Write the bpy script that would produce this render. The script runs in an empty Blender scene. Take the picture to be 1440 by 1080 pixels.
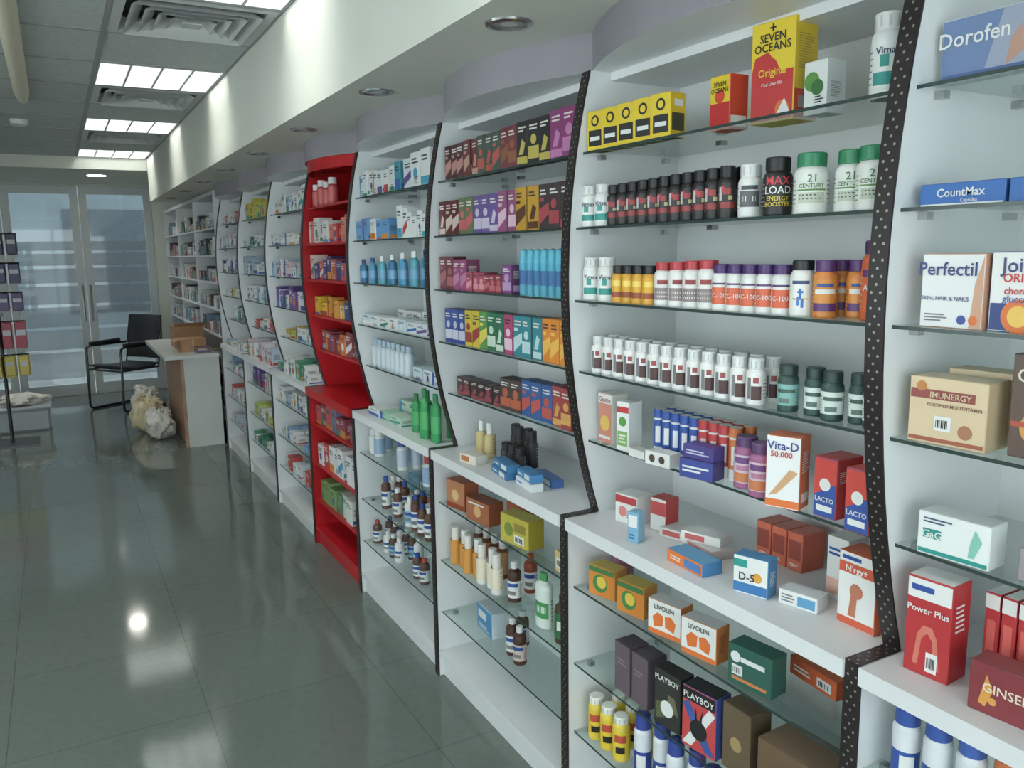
import bpy, math, random
from mathutils import Matrix, Vector
rnd=random.Random(11)
H=1.55
OY=0.0
# ------------------------------------------------------------------ materials
def lin(c):
    o=[]
    for x in c[:3]:
        x/=255.0
        o.append(x/12.92 if x<=.04045 else ((x+.055)/1.055)**2.4)
    return (*o,1)
_m={}
def mat(c,rough=.42,metal=0.0,emis=0.0,name=None):
    k=(tuple(c),rough,metal,emis)
    if k in _m: return _m[k]
    m=bpy.data.materials.new(name or 'paint_%d_%d_%d'%tuple(c[:3])); m.use_nodes=True
    b=m.node_tree.nodes['Principled BSDF']
    b.inputs['Base Color'].default_value=lin(c); b.inputs['Roughness'].default_value=rough
    b.inputs['Metallic'].default_value=metal
    if emis:
        b.inputs['Emission Color'].default_value=lin(c); b.inputs['Emission Strength'].default_value=emis
    _m[k]=m; return m
def noisy(name,c1,c2,scale=3,rough=.6,bump=0.0):
    m=bpy.data.materials.new(name); m.use_nodes=True; nt=m.node_tree; b=nt.nodes['Principled BSDF']
    tc=nt.nodes.new('ShaderNodeTexCoord'); n=nt.nodes.new('ShaderNodeTexNoise'); n.inputs['Scale'].default_value=scale; n.inputs['Detail'].default_value=5
    r=nt.nodes.new('ShaderNodeValToRGB'); r.color_ramp.elements[0].color=lin(c1); r.color_ramp.elements[1].color=lin(c2)
    r.color_ramp.elements[0].position=.35; r.color_ramp.elements[1].position=.65
    nt.links.new(tc.outputs['Object'],n.inputs['Vector']); nt.links.new(n.outputs['Fac'],r.inputs['Fac']); nt.links.new(r.outputs['Color'],b.inputs['Base Color'])
    b.inputs['Roughness'].default_value=rough
    if bump:
        bp=nt.nodes.new('ShaderNodeBump'); bp.inputs['Strength'].default_value=bump; nt.links.new(n.outputs['Fac'],bp.inputs['Height']); nt.links.new(bp.outputs['Normal'],b.inputs['Normal'])
    return m
def glassmat(name,tint,k=.8,rough=.03):
    m=bpy.data.materials.new(name); m.use_nodes=True; nt=m.node_tree; nt.nodes.remove(nt.nodes['Principled BSDF'])
    o=nt.nodes['Material Output']; t=nt.nodes.new('ShaderNodeBsdfTransparent'); t.inputs['Color'].default_value=(*tint,1)
    gl=nt.nodes.new('ShaderNodeBsdfGlossy'); gl.inputs['Roughness'].default_value=rough
    lw=nt.nodes.new('ShaderNodeLayerWeight'); lw.inputs['Blend'].default_value=.5
    p=nt.nodes.new('ShaderNodeMath'); p.operation='POWER'; p.inputs[1].default_value=4.5; nt.links.new(lw.outputs['Facing'],p.inputs[0])
    q=nt.nodes.new('ShaderNodeMath'); q.operation='MULTIPLY_ADD'; q.inputs[1].default_value=k; q.inputs[2].default_value=.06; nt.links.new(p.outputs[0],q.inputs[0])
    mx=nt.nodes.new('ShaderNodeMixShader'); nt.links.new(q.outputs[0],mx.inputs[0]); nt.links.new(t.outputs[0],mx.inputs[1]); nt.links.new(gl.outputs[0],mx.inputs[2])
    nt.links.new(mx.outputs[0],o.inputs['Surface']); return m
GLASS=glassmat('shelf_glass',(.80,.88,.85))
PANE=glassmat('window_glass',(.95,.98,.98),.7)
DPANE=glassmat('tinted_door_glass',(.36,.41,.44),.6)
M_EDGE=mat((50,66,63),.2); M_CHROME=mat((190,190,190),.2,1.0)
M_WHITE=noisy('white_laminate',(218,220,222),(226,228,229),2,.35)
M_RED=noisy('red_laminate',(172,24,32),(184,30,38),2,.35)
M_WALL=noisy('wall_paint',(212,216,206),(220,223,214),1.2,.8)
M_SOFF=noisy('soffit_paint',(210,212,202),(218,220,210),1.2,.7)
M_TILE=noisy('ceiling_tile',(184,190,190),(196,202,201),40,.85)
M_GREY=noisy('cornice_grey',(136,132,140),(146,142,149),3,.6)
M_STRIP=mat((36,30,30),.35); M_DOT=mat((165,160,155),.35,.6)
# ------------------------------------------------------------------ mesh builder
class G:
    def __init__(s): s.v=[];s.f=[];s.m=[];s.sm=[];s.mats=[];s.mi={}
    def idx(s,c):
        if not isinstance(c,bpy.types.Material):
            l=sum(c)/3*.10; m=mat(tuple(int((v*.9+l)*.9+14) for v in c))  # greys each plain colour and lifts its blacks: haze put into the colour
        else: m=c
        if m.name not in s.mi: s.mi[m.name]=len(s.mats); s.mats.append(m)
        return s.mi[m.name]
    def add(s,vs,fs,c,smooth=False,M=None):
        o=len(s.v)
        s.v+= [tuple(M@Vector(p)) if M else tuple(p) for p in vs]
        i=s.idx(c)
        for f in fs: s.f.append([o+a for a in f]); s.m.append(i); s.sm.append(smooth)
    def obj(s,name,parent=None):
        me=bpy.data.meshes.new(name); me.from_pydata(s.v,[],s.f)
        for m in s.mats: me.materials.append(m)
        me.polygons.foreach_set('material_index',s.m); me.polygons.foreach_set('use_smooth',s.sm); me.update()
        try: me.set_sharp_from_angle(angle=math.radians(38))
        except Exception: pass
        ob=bpy.data.objects.new(name,me); bpy.context.scene.collection.objects.link(ob)
        if parent: ob.parent=parent
        return ob
    def box(s,x0,x1,y0,y1,z0,z1,c,M=None):
        v=[(x0,y0,z0),(x1,y0,z0),(x1,y1,z0),(x0,y1,z0),(x0,y0,z1),(x1,y0,z1),(x1,y1,z1),(x0,y1,z1)]
        s.add(v,[(0,3,2,1),(4,5,6,7),(0,1,5,4),(1,2,6,5),(2,3,7,6),(3,0,4,7)],c,False,M)
    def cbox(s,M,w,h,d,mf,ms=None,mt=None,c=.0012):
        ms=ms or mf; mt=mt or ms
        lo=(-w/2,0,0); hi=(w/2,d,h); V={}; vs=[]
        for k in range(3):
            for sx in (0,1):
                for sy in (0,1):
                    for sz in (0,1):
                        sg=(sx,sy,sz); p=[]
                        for a in range(3):
                            e=hi[a] if sg[a] else lo[a]
                            if a!=k: e+= -c if sg[a] else c
                            p.append(e)
                        V[(k,sg)]=len(vs); vs.append(p)
        def q(k,val):
            a,b=[i for i in range(3) if i!=k]; r=[]
            for (i,j) in ((0,0),(1,0),(1,1),(0,1)):
                sg=[0,0,0]; sg[k]=val; sg[a]=i; sg[b]=j; r.append(V[(k,tuple(sg))])
            if (k in(0,2))!=(val==1): r=r[::-1]
            return r
        s.add(vs,[q(1,0),q(1,1)],mf,False,M)
        s.add(vs,[q(0,0),q(0,1)],ms,False,M)
        s.add(vs,[q(2,0),q(2,1)],mt,False,M)
        fs=[]
        for e in range(3):
            a,b=[i for i in range(3) if i!=e]
            for i in (0,1):
                for j in (0,1):
                    s0=[0,0,0]; s0[a]=i; s0[b]=j; s1=list(s0); s1[e]=1
                    fs.append([V[(a,tuple(s0))],V[(a,tuple(s1))],V[(b,tuple(s1))],V[(b,tuple(s0))]])
        for sx in (0,1):
            for sy in (0,1):
                for sz in (0,1): fs.append([V[(k,(sx,sy,sz))] for k in range(3)])
        s.add(vs,fs,ms,False,M)
    def lathe(s,M,cu,cd,prof,n=20,sd=1.0):
        for i in range(len(prof)-1):
            r0,z0,c=prof[i]; r1,z1,_=prof[i+1]; vs=[];fs=[]
            for k in range(n):
                t=2*math.pi*k/n; vs.append((cu+r0*math.sin(t),cd-r0*math.cos(t)*sd,z0)); vs.append((cu+r1*math.sin(t),cd-r1*math.cos(t)*sd,z1))
            for k in range(n):
                a=2*k; b=2*((k+1)%n); fs.append((a,b,b+1,a+1))
            s.add(vs,fs,c,True,M)
    def arcpatch(s,M,cu,cd,R,t0,t1,z0,z1,c,sd=1.0):
        n=max(2,int(abs(t1-t0)/12)); vs=[];fs=[]
        for k in range(n+1):
            t=math.radians(t0+(t1-t0)*k/n); vs.append((cu+R*math.sin(t),cd-R*math.cos(t)*sd,z0)); vs.append((cu+R*math.sin(t),cd-R*math.cos(t)*sd,z1))
        for k in range(n): fs.append((2*k,2*k+2,2*k+3,2*k+1))
        s.add(vs,fs,c,True,M)
    def tube(s,pts,r,c,n=8,closed=False):
        pts=[Vector(p) for p in pts]; vs=[];fs=[]; up=Vector((0.13,0.21,1)).normalized()
        m=len(pts)
        for i,p in enumerate(pts):
            if closed: d=pts[(i+1)%m]-pts[i-1]
            else: d=pts[min(i+1,m-1)]-pts[max(i-1,0)]
            d.normalize(); a=d.cross(up)
            if a.length<.1: a=d.cross(Vector((1,0,0)))
            a.normalize(); b=d.cross(a)
            for k in range(n):
                t=2*math.pi*k/n; vs.append(p+(a*math.cos(t)+b*math.sin(t))*r)
        for i in range(m if closed else m-1):
            j=(i+1)%m
            for k in range(n): fs.append((i*n+k,i*n+(k+1)%n,j*n+(k+1)%n,j*n+k))
        if not closed: fs.append(tuple(range(n))); fs.append(tuple(range((m-1)*n,m*n)))
        s.add(vs,fs,c,True)
_t={}
def textmesh(st):
    if st in _t: return _t[st]
    cu=bpy.data.curves.new('t','FONT'); cu.body=st; cu.size=1; cu.resolution_u=2; cu.offset=.012; cu.align_x='CENTER'
    ob=bpy.data.objects.new('t',cu); bpy.context.scene.collection.objects.link(ob)
    dg=bpy.context.evaluated_depsgraph_get(); dg.update(); me=ob.evaluated_get(dg).to_mesh()
    vs=[(v.co.x,v.co.y) for v in me.vertices]; fs=[tuple(p.vertices) for p in me.polygons]
    ob.evaluated_get(dg).to_mesh_clear(); bpy.data.objects.remove(ob); bpy.data.curves.remove(cu)
    w=max(v[0] for v in vs)-min(v[0] for v in vs); cx=(max(v[0] for v in vs)+min(v[0] for v in vs))/2
    vs=[(x-cx,y-.35) for x,y in vs]
    _t[st]=(vs,fs,w); return _t[st]
def frame(x,y,z,rot=0):
    return Matrix.Translation((x,y+OY,z))@Matrix.Rotation(math.radians(-90+rot),4,'Z')
def XS(z):
    return 1.141+.07*((z-1.47)/.53)**2 if z>.87 else (1.125 if z>.8 else 1.135)
def pbox(g,y,z,w,h,d,front,side=None,top=None,x=None,rot=0,dec=(),txt=(),sdec=(),stxt=()):
    x=XS(z)+.012 if x is None else x
    M=frame(x,y,z,rot); g.cbox(M,w,h,d,front,side,top)
    E=.0005
    for D in dec:
        if D[0]=='r':
            _,u0,u1,z0,z1,c=D; g.add([((u-.5)*w,-E,q*h) for u,q in((u0,z0),(u1,z0),(u1,z1),(u0,z1))],[(0,1,2,3)],c,False,M)
            E+=.00012
        elif D[0]=='p':
            g.add([((u-.5)*w,-E,q*h) for u,q in D[1]],[tuple(range(len(D[1])))],D[2],False,M); E+=.00012
        elif D[0]=='c':
            _,uc,zc,r,c=D; n=20
            g.add([((uc-.5)*w+r*math.cos(6.2832*k/n),-E,zc*h+r*math.sin(6.2832*k/n)) for k in range(n)],[tuple(range(n))],c,False,M); E+=.00012
        elif D[0]=='b':
            _,u0,u1,z0,z1,n,c=D
            for k in range(n):
                zz=z0+(z1-z0)*(k+.2)/n; ze=z0+(z1-z0)*(k+.7)/n; ue=u1-(u1-u0)*rnd.random()*.35
                g.add([((u-.5)*w,-E,q*h) for u,q in((u0,zz),(ue,zz),(ue,ze),(u0,ze))],[(0,1,2,3)],c,False,M)
    for T in txt:
        s,uc,zc,hh,c=T; vs,fs,tw=textmesh(s); sc=min(hh/.7,.92*w/tw)
        g.add([((uc-.5)*w+a*sc,-E-.0004,zc*h+b*sc) for a,b in vs],fs,c,False,M)
    for D in sdec:
        if D[0]=='r':
            _,u0,u1,z0,z1,c=D; g.add([(w/2+.0005,u*d,q*h) for u,q in((u0,z0),(u1,z0),(u1,z1),(u0,z1))],[(0,1,2,3)],c,False,M)
        elif D[0]=='b':
            _,u0,u1,z0,z1,n,c=D
            for k in range(n*2):
                zz=z0+(z1-z0)*(k+.25)/n/2; ze=z0+(z1-z0)*(k+.65)/n/2; ue=u1-(u1-u0)*rnd.random()*.35
                g.add([(w/2+.0007,u*d,q*h) for u,q in((u0,zz),(ue,zz),(ue,ze),(u0,ze))],[(0,1,2,3)],c,False,M)
WH=(232,233,231); BK=(22,22,24)
def sticker(u=.6,z=.1,w=.3,h=.25):
    r=[('r',u,u+w,z,z+h,WH)]
    for k in range(7):
        a=u+w*(.1+.11*k); r.append(('r',a,a+w*rnd.choice((.04,.07)),z+h*.2,z+h*.75,BK))
    return r
def bottle(g,y,z,r,h,body,cap,label=None,x=None,ang=38,caph=.2,capr=.85,txt=(),pat=(),lz=(.12,.66),sd=1,n=20,sh=.1):
    x=XS(z)+.012 if x is None else x
    ang+=rnd.uniform(-8,8)
    M=frame(x,y,z); cb=h*(1-caph)
    P=[(.0005,0,body),(r*.93,0,body),(r,.003,body),(r,cb-h*sh,body),(r*.93,cb-h*sh*.45,body),(r*max(capr*.95,.3),cb-h*.01,body),(r*capr*.92,cb,cap),(r*capr,cb+.001,cap),(r*capr,h-.002,cap),(r*capr*.93,h,cap),(.0005,h,cap)]
    g.lathe(M,0,r*sd,P,n,sd)
    if y<2.7 and caph<.3:   # knurled cap ribs
        hh=h*caph
        for k in range(0,n,2):
            t0=360*k/n; g.arcpatch(M,0,r*sd,r*capr+.0005,t0,t0+180/n,cb+hh*.15,cb+hh*.8,cap if isinstance(cap,bpy.types.Material) else tuple(int(v*.86) for v in cap),sd)
    if label:
        g.lathe(M,0,r*sd,[(r+.0004,lz[0]*h,label),(r+.0004,lz[1]*h,label)],n,sd)
        if y<2.7:
            ink=(90,92,98) if sum(label)>380 else (190,190,185)
            for k in range(6):
                zz=(lz[0]+.05+(lz[1]-lz[0]-.1)*k/6)*h
                g.arcpatch(M,0,r*sd,r+.0007,ang+58,ang+58+rnd.uniform(22,36),zz,zz+h*.014,ink,sd)
                g.arcpatch(M,0,r*sd,r+.0007,ang-58-rnd.uniform(15,30),ang-58,zz,zz+h*.014,ink,sd)
    for (t0,t1,z0,z1,c) in pat: g.arcpatch(M,0,r*sd,r+.0008,ang+t0,ang+t1,z0*h,z1*h,c,sd)
    for (s,zc,hh,c) in txt:
        vs,fs,tw=textmesh(s); sc=min(hh/.7,1.9*r/tw); RR=r+.0016
        g.add([(RR*math.sin(math.radians(ang)+a*sc/RR),r*sd-RR*math.cos(math.radians(ang)+a*sc/RR)*sd,zc*h+b*sc) for a,b in vs],fs,c,False,M)
ACC=[(40,90,170),(200,50,45),(30,140,110),(230,140,40),(90,60,140),(60,160,200),(240,240,238)]
def autobox(g,y,z,w,h,d,pal,x=None,rot=0):
    base=rnd.choice(pal); acc=rnd.choice(ACC); st=rnd.random(); dec=[]
    lum=sum(base)/3; ink=(60,62,70) if lum>120 else (225,225,220)
    if st<.3: dec=[('r',0.02,.98,.03,.03+.3*rnd.random()+.08,acc)]
    elif st<.5: dec=[('r',.03,.3,.02,.98,acc)]
    elif st<.7: dec=[('c',.5,.4,min(w,h)*.22,acc)]
    elif st<.85: dec=[('p',((.02,.1),(.98,.4),(.98,.65),(.02,.35)),acc)]
    dec.append(('b',.15,.85,.66,.86,2,ink))
    if rnd.random()<.5: dec.append(('b',.35,.8,.08,.3,4,ink))
    pbox(g,y,z,w,h,d,base,None,None,x,rot,dec,(),[('b',.15,.85,.4,.7,3,ink),('r',.05,.95,.08,.22,acc)])
def row(g,yf,yn,z,w,h,d,pal,x=None,gap=.003,jit=.1,deep=1,skip=0):
    y=yf
    while True:
        ww=w*(1+rnd.uniform(-jit,jit)); hh=h*(1+rnd.uniform(-jit,jit))
        if y-ww<yn: break
        if rnd.random()<skip: y-=ww*.7; continue
        x0=(XS(z)+.012 if x is None else x)+rnd.uniform(0,.01)
        for k in range(deep): autobox(g,y-ww/2,z,ww,hh,d,pal,x0+k*(d+.004))
        y-=ww+gap
def empty(name):
    e=bpy.data.objects.new(name,None); bpy.context.scene.collection.objects.link(e); return e
def simple(name,x0,x1,y0,y1,z0,z1,m):
    g=G(); g.box(x0,x1,y0,y1,z0,z1,m); return g.obj(name)
CZ=2.48; XR=1.5; XL=-2.733; YF=-2.05; YB=10.5; XSO=.867; ZS=2.08
# floor
fm=bpy.data.materials.new('polished_floor_tiles'); fm.use_nodes=True; nt=fm.node_tree; b=nt.nodes['Principled BSDF']
tc=nt.nodes.new('ShaderNodeTexCoord'); mp=nt.nodes.new('ShaderNodeMapping'); mp.inputs['Location'].default_value=(.27,.2,0)
br=nt.nodes.new('ShaderNodeTexBrick'); br.offset=0; br.inputs['Scale'].default_value=1; br.inputs['Brick Width'].default_value=.6; br.inputs['Row Height'].default_value=.6
br.inputs['Mortar Size'].default_value=.0016; br.inputs['Color1'].default_value=lin((108,118,112)); br.inputs['Color2'].default_value=lin((110,120,114)); br.inputs['Mortar'].default_value=lin((88,95,91))
n=nt.nodes.new('ShaderNodeTexNoise'); n.inputs['Scale'].default_value=35; n.inputs['Detail'].default_value=6
mx=nt.nodes.new('ShaderNodeMix'); mx.data_type='RGBA'; mx.blend_type='MULTIPLY'; mx.inputs[0].default_value=.25
nt.links.new(tc.outputs['Object'],mp.inputs[0]); nt.links.new(mp.outputs[0],br.inputs['Vector']); nt.links.new(tc.outputs['Object'],n.inputs['Vector'])
nt.links.new(br.outputs['Color'],mx.inputs[6]); nt.links.new(n.outputs['Fac'],mx.inputs[7]); nt.links.new(mx.outputs[2],b.inputs['Base Color'])
b.inputs['Roughness'].default_value=.085; b.inputs['Specular IOR Level'].default_value=.42
simple('floor',XL-.1,XR+.1,YF-.1,YB+.1,-.1,0,fm)
simple('wall_right',XR,XR+.1,YF-.1,YB+.1,0,2.8,M_WALL)
g=G(); X0,X1=XL-.1,XL
g.box(X0,X1,YF-.1,-1.5,0,2.8,M_WALL); g.box(X0,X1,3.5,YB+.1,0,2.8,M_WALL); g.box(X0,X1,-1.5,3.5,0,.7,M_WALL); g.box(X0,X1,-1.5,3.5,2.3,2.8,M_WALL); g.obj('wall_left')
FR=mat((215,218,220),.4)
g=G()
for y in (-1.5,.14,1.8,3.45): g.box(X0+.02,X1-.01,y,y+.05,.7,2.3,FR)
g.box(X0+.02,X1-.01,-1.45,3.45,.7,.75,FR); g.box(X0+.02,X1-.01,-1.45,3.45,2.25,2.3,FR); g.add([(X0+.045,-1.45,.75),(X0+.045,3.45,.75),(X0+.045,3.45,2.25),(X0+.045,-1.45,2.25)],[(0,1,2,3)],PANE); g.obj('window_1')
g=G(); g.box(XL,-2.3,YF-.1,YF,0,2.8,M_WALL); g.box(1.2,XR,YF-.1,YF,0,2.8,M_WALL); g.box(-2.3,1.2,YF-.1,YF,2.3,2.8,M_WALL); g.box(-2.3,1.2,YF-.1,YF,0,.2,M_WALL); g.obj('wall_front')
g=G()
for x in (-2.3,-1.15,0,1.15): g.box(x,x+.05,YF-.08,YF-.02,.2,2.3,FR)
g.box(-2.25,1.15,YF-.08,YF-.02,.2,.25,FR); g.box(-2.25,1.15,YF-.08,YF-.02,2.25,2.3,FR); g.add([(-2.25,YF-.05,.25),(1.15,YF-.05,.25),(1.15,YF-.05,2.25),(-2.25,YF-.05,2.25)],[(0,1,2,3)],PANE); g.obj('window_2')
# back wall
g=G(); DT=2.35; DX0,DX1=-1.95,1.05
g.box(XL,DX0,YB,YB+.12,0,2.8,M_WALL); g.box(DX1,XR,YB,YB+.12,0,2.8,M_WALL); g.box(DX0,DX1,YB,YB+.12,DT,2.8,M_WALL); g.obj('wall_back')
FROST=bpy.data.materials.new('frosted_band'); FROST.use_nodes=True; bb=FROST.node_tree.nodes['Principled BSDF']; bb.inputs['Base Color'].default_value=lin((150,160,164)); bb.inputs['Roughness'].default_value=.6; bb.inputs['Alpha'].default_value=.45
DF=mat((196,202,203),.35)
for i in range(4):
    xa=DX0+.75*i; xb=xa+.75; g=G(); y0=YB+.01; y1=YB+.06
    g.box(xa+.002,xa+.085,y0,y1,0.002,DT-.002,DF); g.box(xb-.085,xb-.003,y0,y1,0.002,DT-.002,DF); g.box(xa+.085,xb-.085,y0,y1,DT-.09,DT-.002,DF); g.box(xa+.085,xb-.085,y0,y1,0.002,.13,DF)
    g.add([(xa+.085,y0+.023,.13),(xb-.085,y0+.023,.13),(xb-.085,y0+.023,DT-.09),(xa+.085,y0+.023,DT-.09)],[(0,1,2,3)],DPANE)
    z=.2
    for hgt in (.3,.22,.22,.2,.16,.13,.1): 
        g.add([(xa+.086,y0+.018,z),(xb-.086,y0+.018,z),(xb-.086,y0+.018,z+hgt),(xa+.086,y0+.018,z+hgt)],[(0,1,2,3)],FROST); z+=hgt+.035
    sx=xb-.04 if i%2==0 else xa+.04
    g.tube([(sx,y0-.0,1.25),(sx,y0-.05,1.25),(sx,y0-.05,.85),(sx,y0-.0,.85)],.011,M_CHROME)
    g.obj('door_%d'%(i+1))
simple('pavement',-12,12,YB+.12,YB+9,-.15,-.05,noisy('paving',(120,122,120),(140,142,140),3,.9))
g=G(); OB=noisy('rendered_facade',(120,128,132),(136,143,147),1,.9); g.box(-9,9,YB+6,YB+6.3,-.05,5,OB)
for k in range(6): g.box(-7+2.4*k,-5.6+2.4*k,YB+5.97,YB+6,0.6,2.4,(70,78,86))
g.box(-9,9,YB+5.9,YB+6,2.9,3.1,(150,152,152)); g.obj('neighbouring_building')
g=G(); g.box(XSO,XR,YF,8.75,ZS,2.8,M_SOFF); g.obj('trim_soffit')
simple('trim_beam',XL,XSO,8.75,8.85,2.37,2.8,M_SOFF)
simple('ceiling_lowered',XL,XR,8.85,YB,2.37,2.45,M_SOFF)
lights=[];diffs=[]
g=G(); BAR=mat((150,152,154),.5)
for i in range(6):
    for j in range(18):
        x1=XSO-.6*i; x0=x1-.6; y0=YF+.6*j; y1=y0+.6; yc=y0+.3
        n_=round((yc-3.05)/1.8); isl=abs(yc-3.05-1.8*n_)<.05; isd=abs(yc-3.65-1.8*n_)<.05 or abs(yc-3.65-1.8*(n_-1))<.05
        if i in (0,4) and isl: lights.append((x0,y0)); continue
        if i==0 and isd: diffs.append((x0,y0)); continue
        g.box(x0+.002,x1-.002,y0+.002,y1-.002,CZ,CZ+.015,M_TILE)
g.obj('ceiling')
g=G()
for i in range(7): g.box(XSO-.6*i-.012,XSO-.6*i+(.012 if i else 0),YF,8.75,CZ-.003,CZ,BAR)
for j in range(19):
    for i in range(6): g.box(XSO-.6*i-.588,XSO-.6*i-.012,YF+.6*j-(.012 if j else 0),YF+.6*j+(.012 if j<18 else 0),CZ-.003,CZ,BAR)
g.obj('trim_ceiling_grid')
simple('ceiling_slab',XL-.1,XR+.1,YF-.1,YB+.1,2.8,2.9,M_WALL)
TUBE=mat((255,253,246),.5,0,40.0,'fluorescent_tube'); HOUS=mat((232,235,236),.4); LOUV=mat((200,204,206),.45,.15)
for (x0,y0) in lights:
    p=empty('ceiling_light'); g=G(); a,bq=x0+.014,x0+.586; c,d=y0+.014,y0+.586
    g.box(a,bq,c,d,CZ+.125,CZ+.13,HOUS); g.box(a,a+.004,c,d,CZ,CZ+.125,HOUS); g.box(bq-.004,bq,c,d,CZ,CZ+.125,HOUS); g.box(a,bq,c,c+.004,CZ,CZ+.125,HOUS); g.box(a,bq,d-.004,d,CZ,CZ+.125,HOUS); g.obj('housing',p)
    g=G()
    for k in range(4): g.tube([(a+.07+k*.144,c+.02,CZ+.095),(a+.07+k*.144,d-.02,CZ+.095)],.013,TUBE)
    g.obj('tubes',p)
    g=G()
    for k in range(3): g.box(a+.14+k*.144-.006,a+.14+k*.144+.006,c,d,CZ,CZ+.06,LOUV)
    for k in range(10): g.box(a,bq,c+.045+k*.052,c+.0485+k*.052,CZ+.002,CZ+.055,LOUV)
    g.obj('louvre',p)
DIF=mat((200,203,203),.5); DK=mat((60,62,64),.7)
for (x0,y0) in diffs:
    g=G(); cx,cy=x0+.3,y0+.3
    def ringf(ro,zo,ri,zi,c):
        vs=[];
        for (r,z) in((ro,zo),(ri,zi)):
            for sx,sy in((-1,-1),(1,-1),(1,1),(-1,1)): vs.append((cx+sx*r,cy+sy*r,z))
        g.add(vs,[(k,(k+1)%4,4+(k+1)%4,4+k) for k in range(4)],c)
    ringf(.298,CZ-.002,.25,CZ-.004,DIF); ringf(.25,CZ-.004,.24,CZ+.05,DIF)
    for r in (.235,.185,.135,.085): ringf(r,CZ-.02,r-.055,CZ+.025,DIF); ringf(r,CZ-.02,r-.003,CZ-.017,DIF)
    g.box(cx-.035,cx+.035,cy-.035,cy+.035,CZ-.018,CZ-.014,DIF); g.box(cx-.24,cx+.24,cy-.24,cy+.24,CZ+.06,CZ+.065,DK); g.obj('air_vent')
def disc(g,x,y,z,prof):
    M=Matrix.Translation((x,y,z)); g.lathe(M,0,0,prof,28)
for k in range(-1,8):
    g=G(); disc(g,.985,1.775+.91*k,ZS,[(.042,-.001,(90,90,90)),(.043,-.007,M_CHROME),(.056,-.005,M_CHROME),(.058,0,M_CHROME)]); 
    disc(g,.985,1.775+.91*k,ZS,[(.0005,-.003,(215,215,205)),(.02,-.003,(160,160,155)),(.042,-.0015,(110,110,110))]); g.obj('downlight')
g=G(); disc(g,.45,9.3,2.37,[(.085,-.012,M_CHROME),(.1,-.01,FR),(.105,0,FR)]); disc(g,.45,9.3,2.37,[(.0005,-.013,mat((255,250,238),.5,0,55.0)),(.085,-.012,FR)]); g.obj('round_ceiling_lamp')
g=G(); disc(g,-.12,6.6,CZ-.003,[(.0005,-.04,FR),(.03,-.04,FR),(.05,-.03,FR),(.055,0,FR)]); g.obj('smoke_detector')
g=G(); CR=mat((222,214,190),.4)
vs=[];fs=[]; N=10
for j,y in enumerate((3.3,3.32,5.5,5.7,5.74)):
    sc=(.2,1,1,.75,.15)[j]
    for k in range(N+1):
        t=math.pi*k/N; vs.append((-.072-.04*math.cos(t)*sc,y,CZ-.003-.045*math.sin(t)*sc))
for j in range(4):
    for k in range(N): a=j*(N+1)+k; fs.append((a,a+1,a+N+2,a+N+1))
g.add(vs,fs,CR,True); g.obj('linear_ceiling_fitting')
# ------------------------------------------------------------------ display shelves
P=[-.02,.848,1.75,2.63,3.51,4.27,5.12,5.98,6.84]
ZSH=[1.79,1.608,1.428,1.2465,1.062]; ZLO=[.669,.45,.25]
def px(z): return 1.121+.07*((z-1.47)/.53)**2
ZT=1.985; TH=.031
def panel(g,y,m,th=TH):
    pts=[(1.47,0),(1.115,0),(1.115,.86)]+[(px(.86+(ZT-.86)*k/16),.86+(ZT-.86)*k/16) for k in range(17)]+[(1.47,ZT)]
    n=len(pts)
    vs=[(x,y-th/2,z) for x,z in pts]+[(x,y+th/2,z) for x,z in pts]
    fs=[]
    for o in (0,n):
        fs.append((o+0,o+1,o+2,o+3)); fs.append(tuple([o+0]+[o+i for i in range(3,n)]))
    for i in range(n): fs.append((i,(i+1)%n,n+(i+1)%n,n+i))
    g.add(vs,fs,m)
def strip(g,y,m,th=TH,dots=True):
    e=.0015
    path=[(1.115-e,.0),(1.115-e,.86+e),(px(.86)-e,.86+e)]+[(px(.86+(ZT-.86)*k/16)-e,.86+(ZT-.86)*k/16) for k in range(1,17)]
    vs=[]; 
    for x,z in path: vs+=[(x,y-th/2-.001,z),(x,y+th/2+.001,z),(x+.004,y-th/2-.001,z),(x+.004,y+th/2+.001,z)]
    fs=[]
    for i in range(len(path)-1):
        a=4*i; b=a+4; fs+=[(a,a+1,b+1,b),(a,b,b+2,a+2),(a+1,a+3,b+3,b+1)]
    g.add(vs,fs,m)
    if dots:
        L=0; nxt=.012; k=0
        for i in range(len(path)-1):
            p=Vector(path[i]); q=Vector(path[i+1]); d=(q-p); l=d.length; d/=l; nrm=Vector((-d.y,d.x))
            if nrm.x>0.01: nrm=-nrm
            if i==1: nrm=Vector((0,1))
            while nxt<L+l:
                c=p+d*(nxt-L)+nrm*.0006
                for yy in ((-.008,.008) if k%2==0 else (0,)):
                    vs=[(c.x+d.x*.0024*math.sin(6.2832*j/8),y+yy+.0024*math.cos(6.2832*j/8),c.y+d.y*.0024*math.sin(6.2832*j/8)) for j in range(8)]
                    g.add(vs,[tuple(range(8))],M_DOT)
                nxt+=.0125; k+=1
            L+=l
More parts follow.
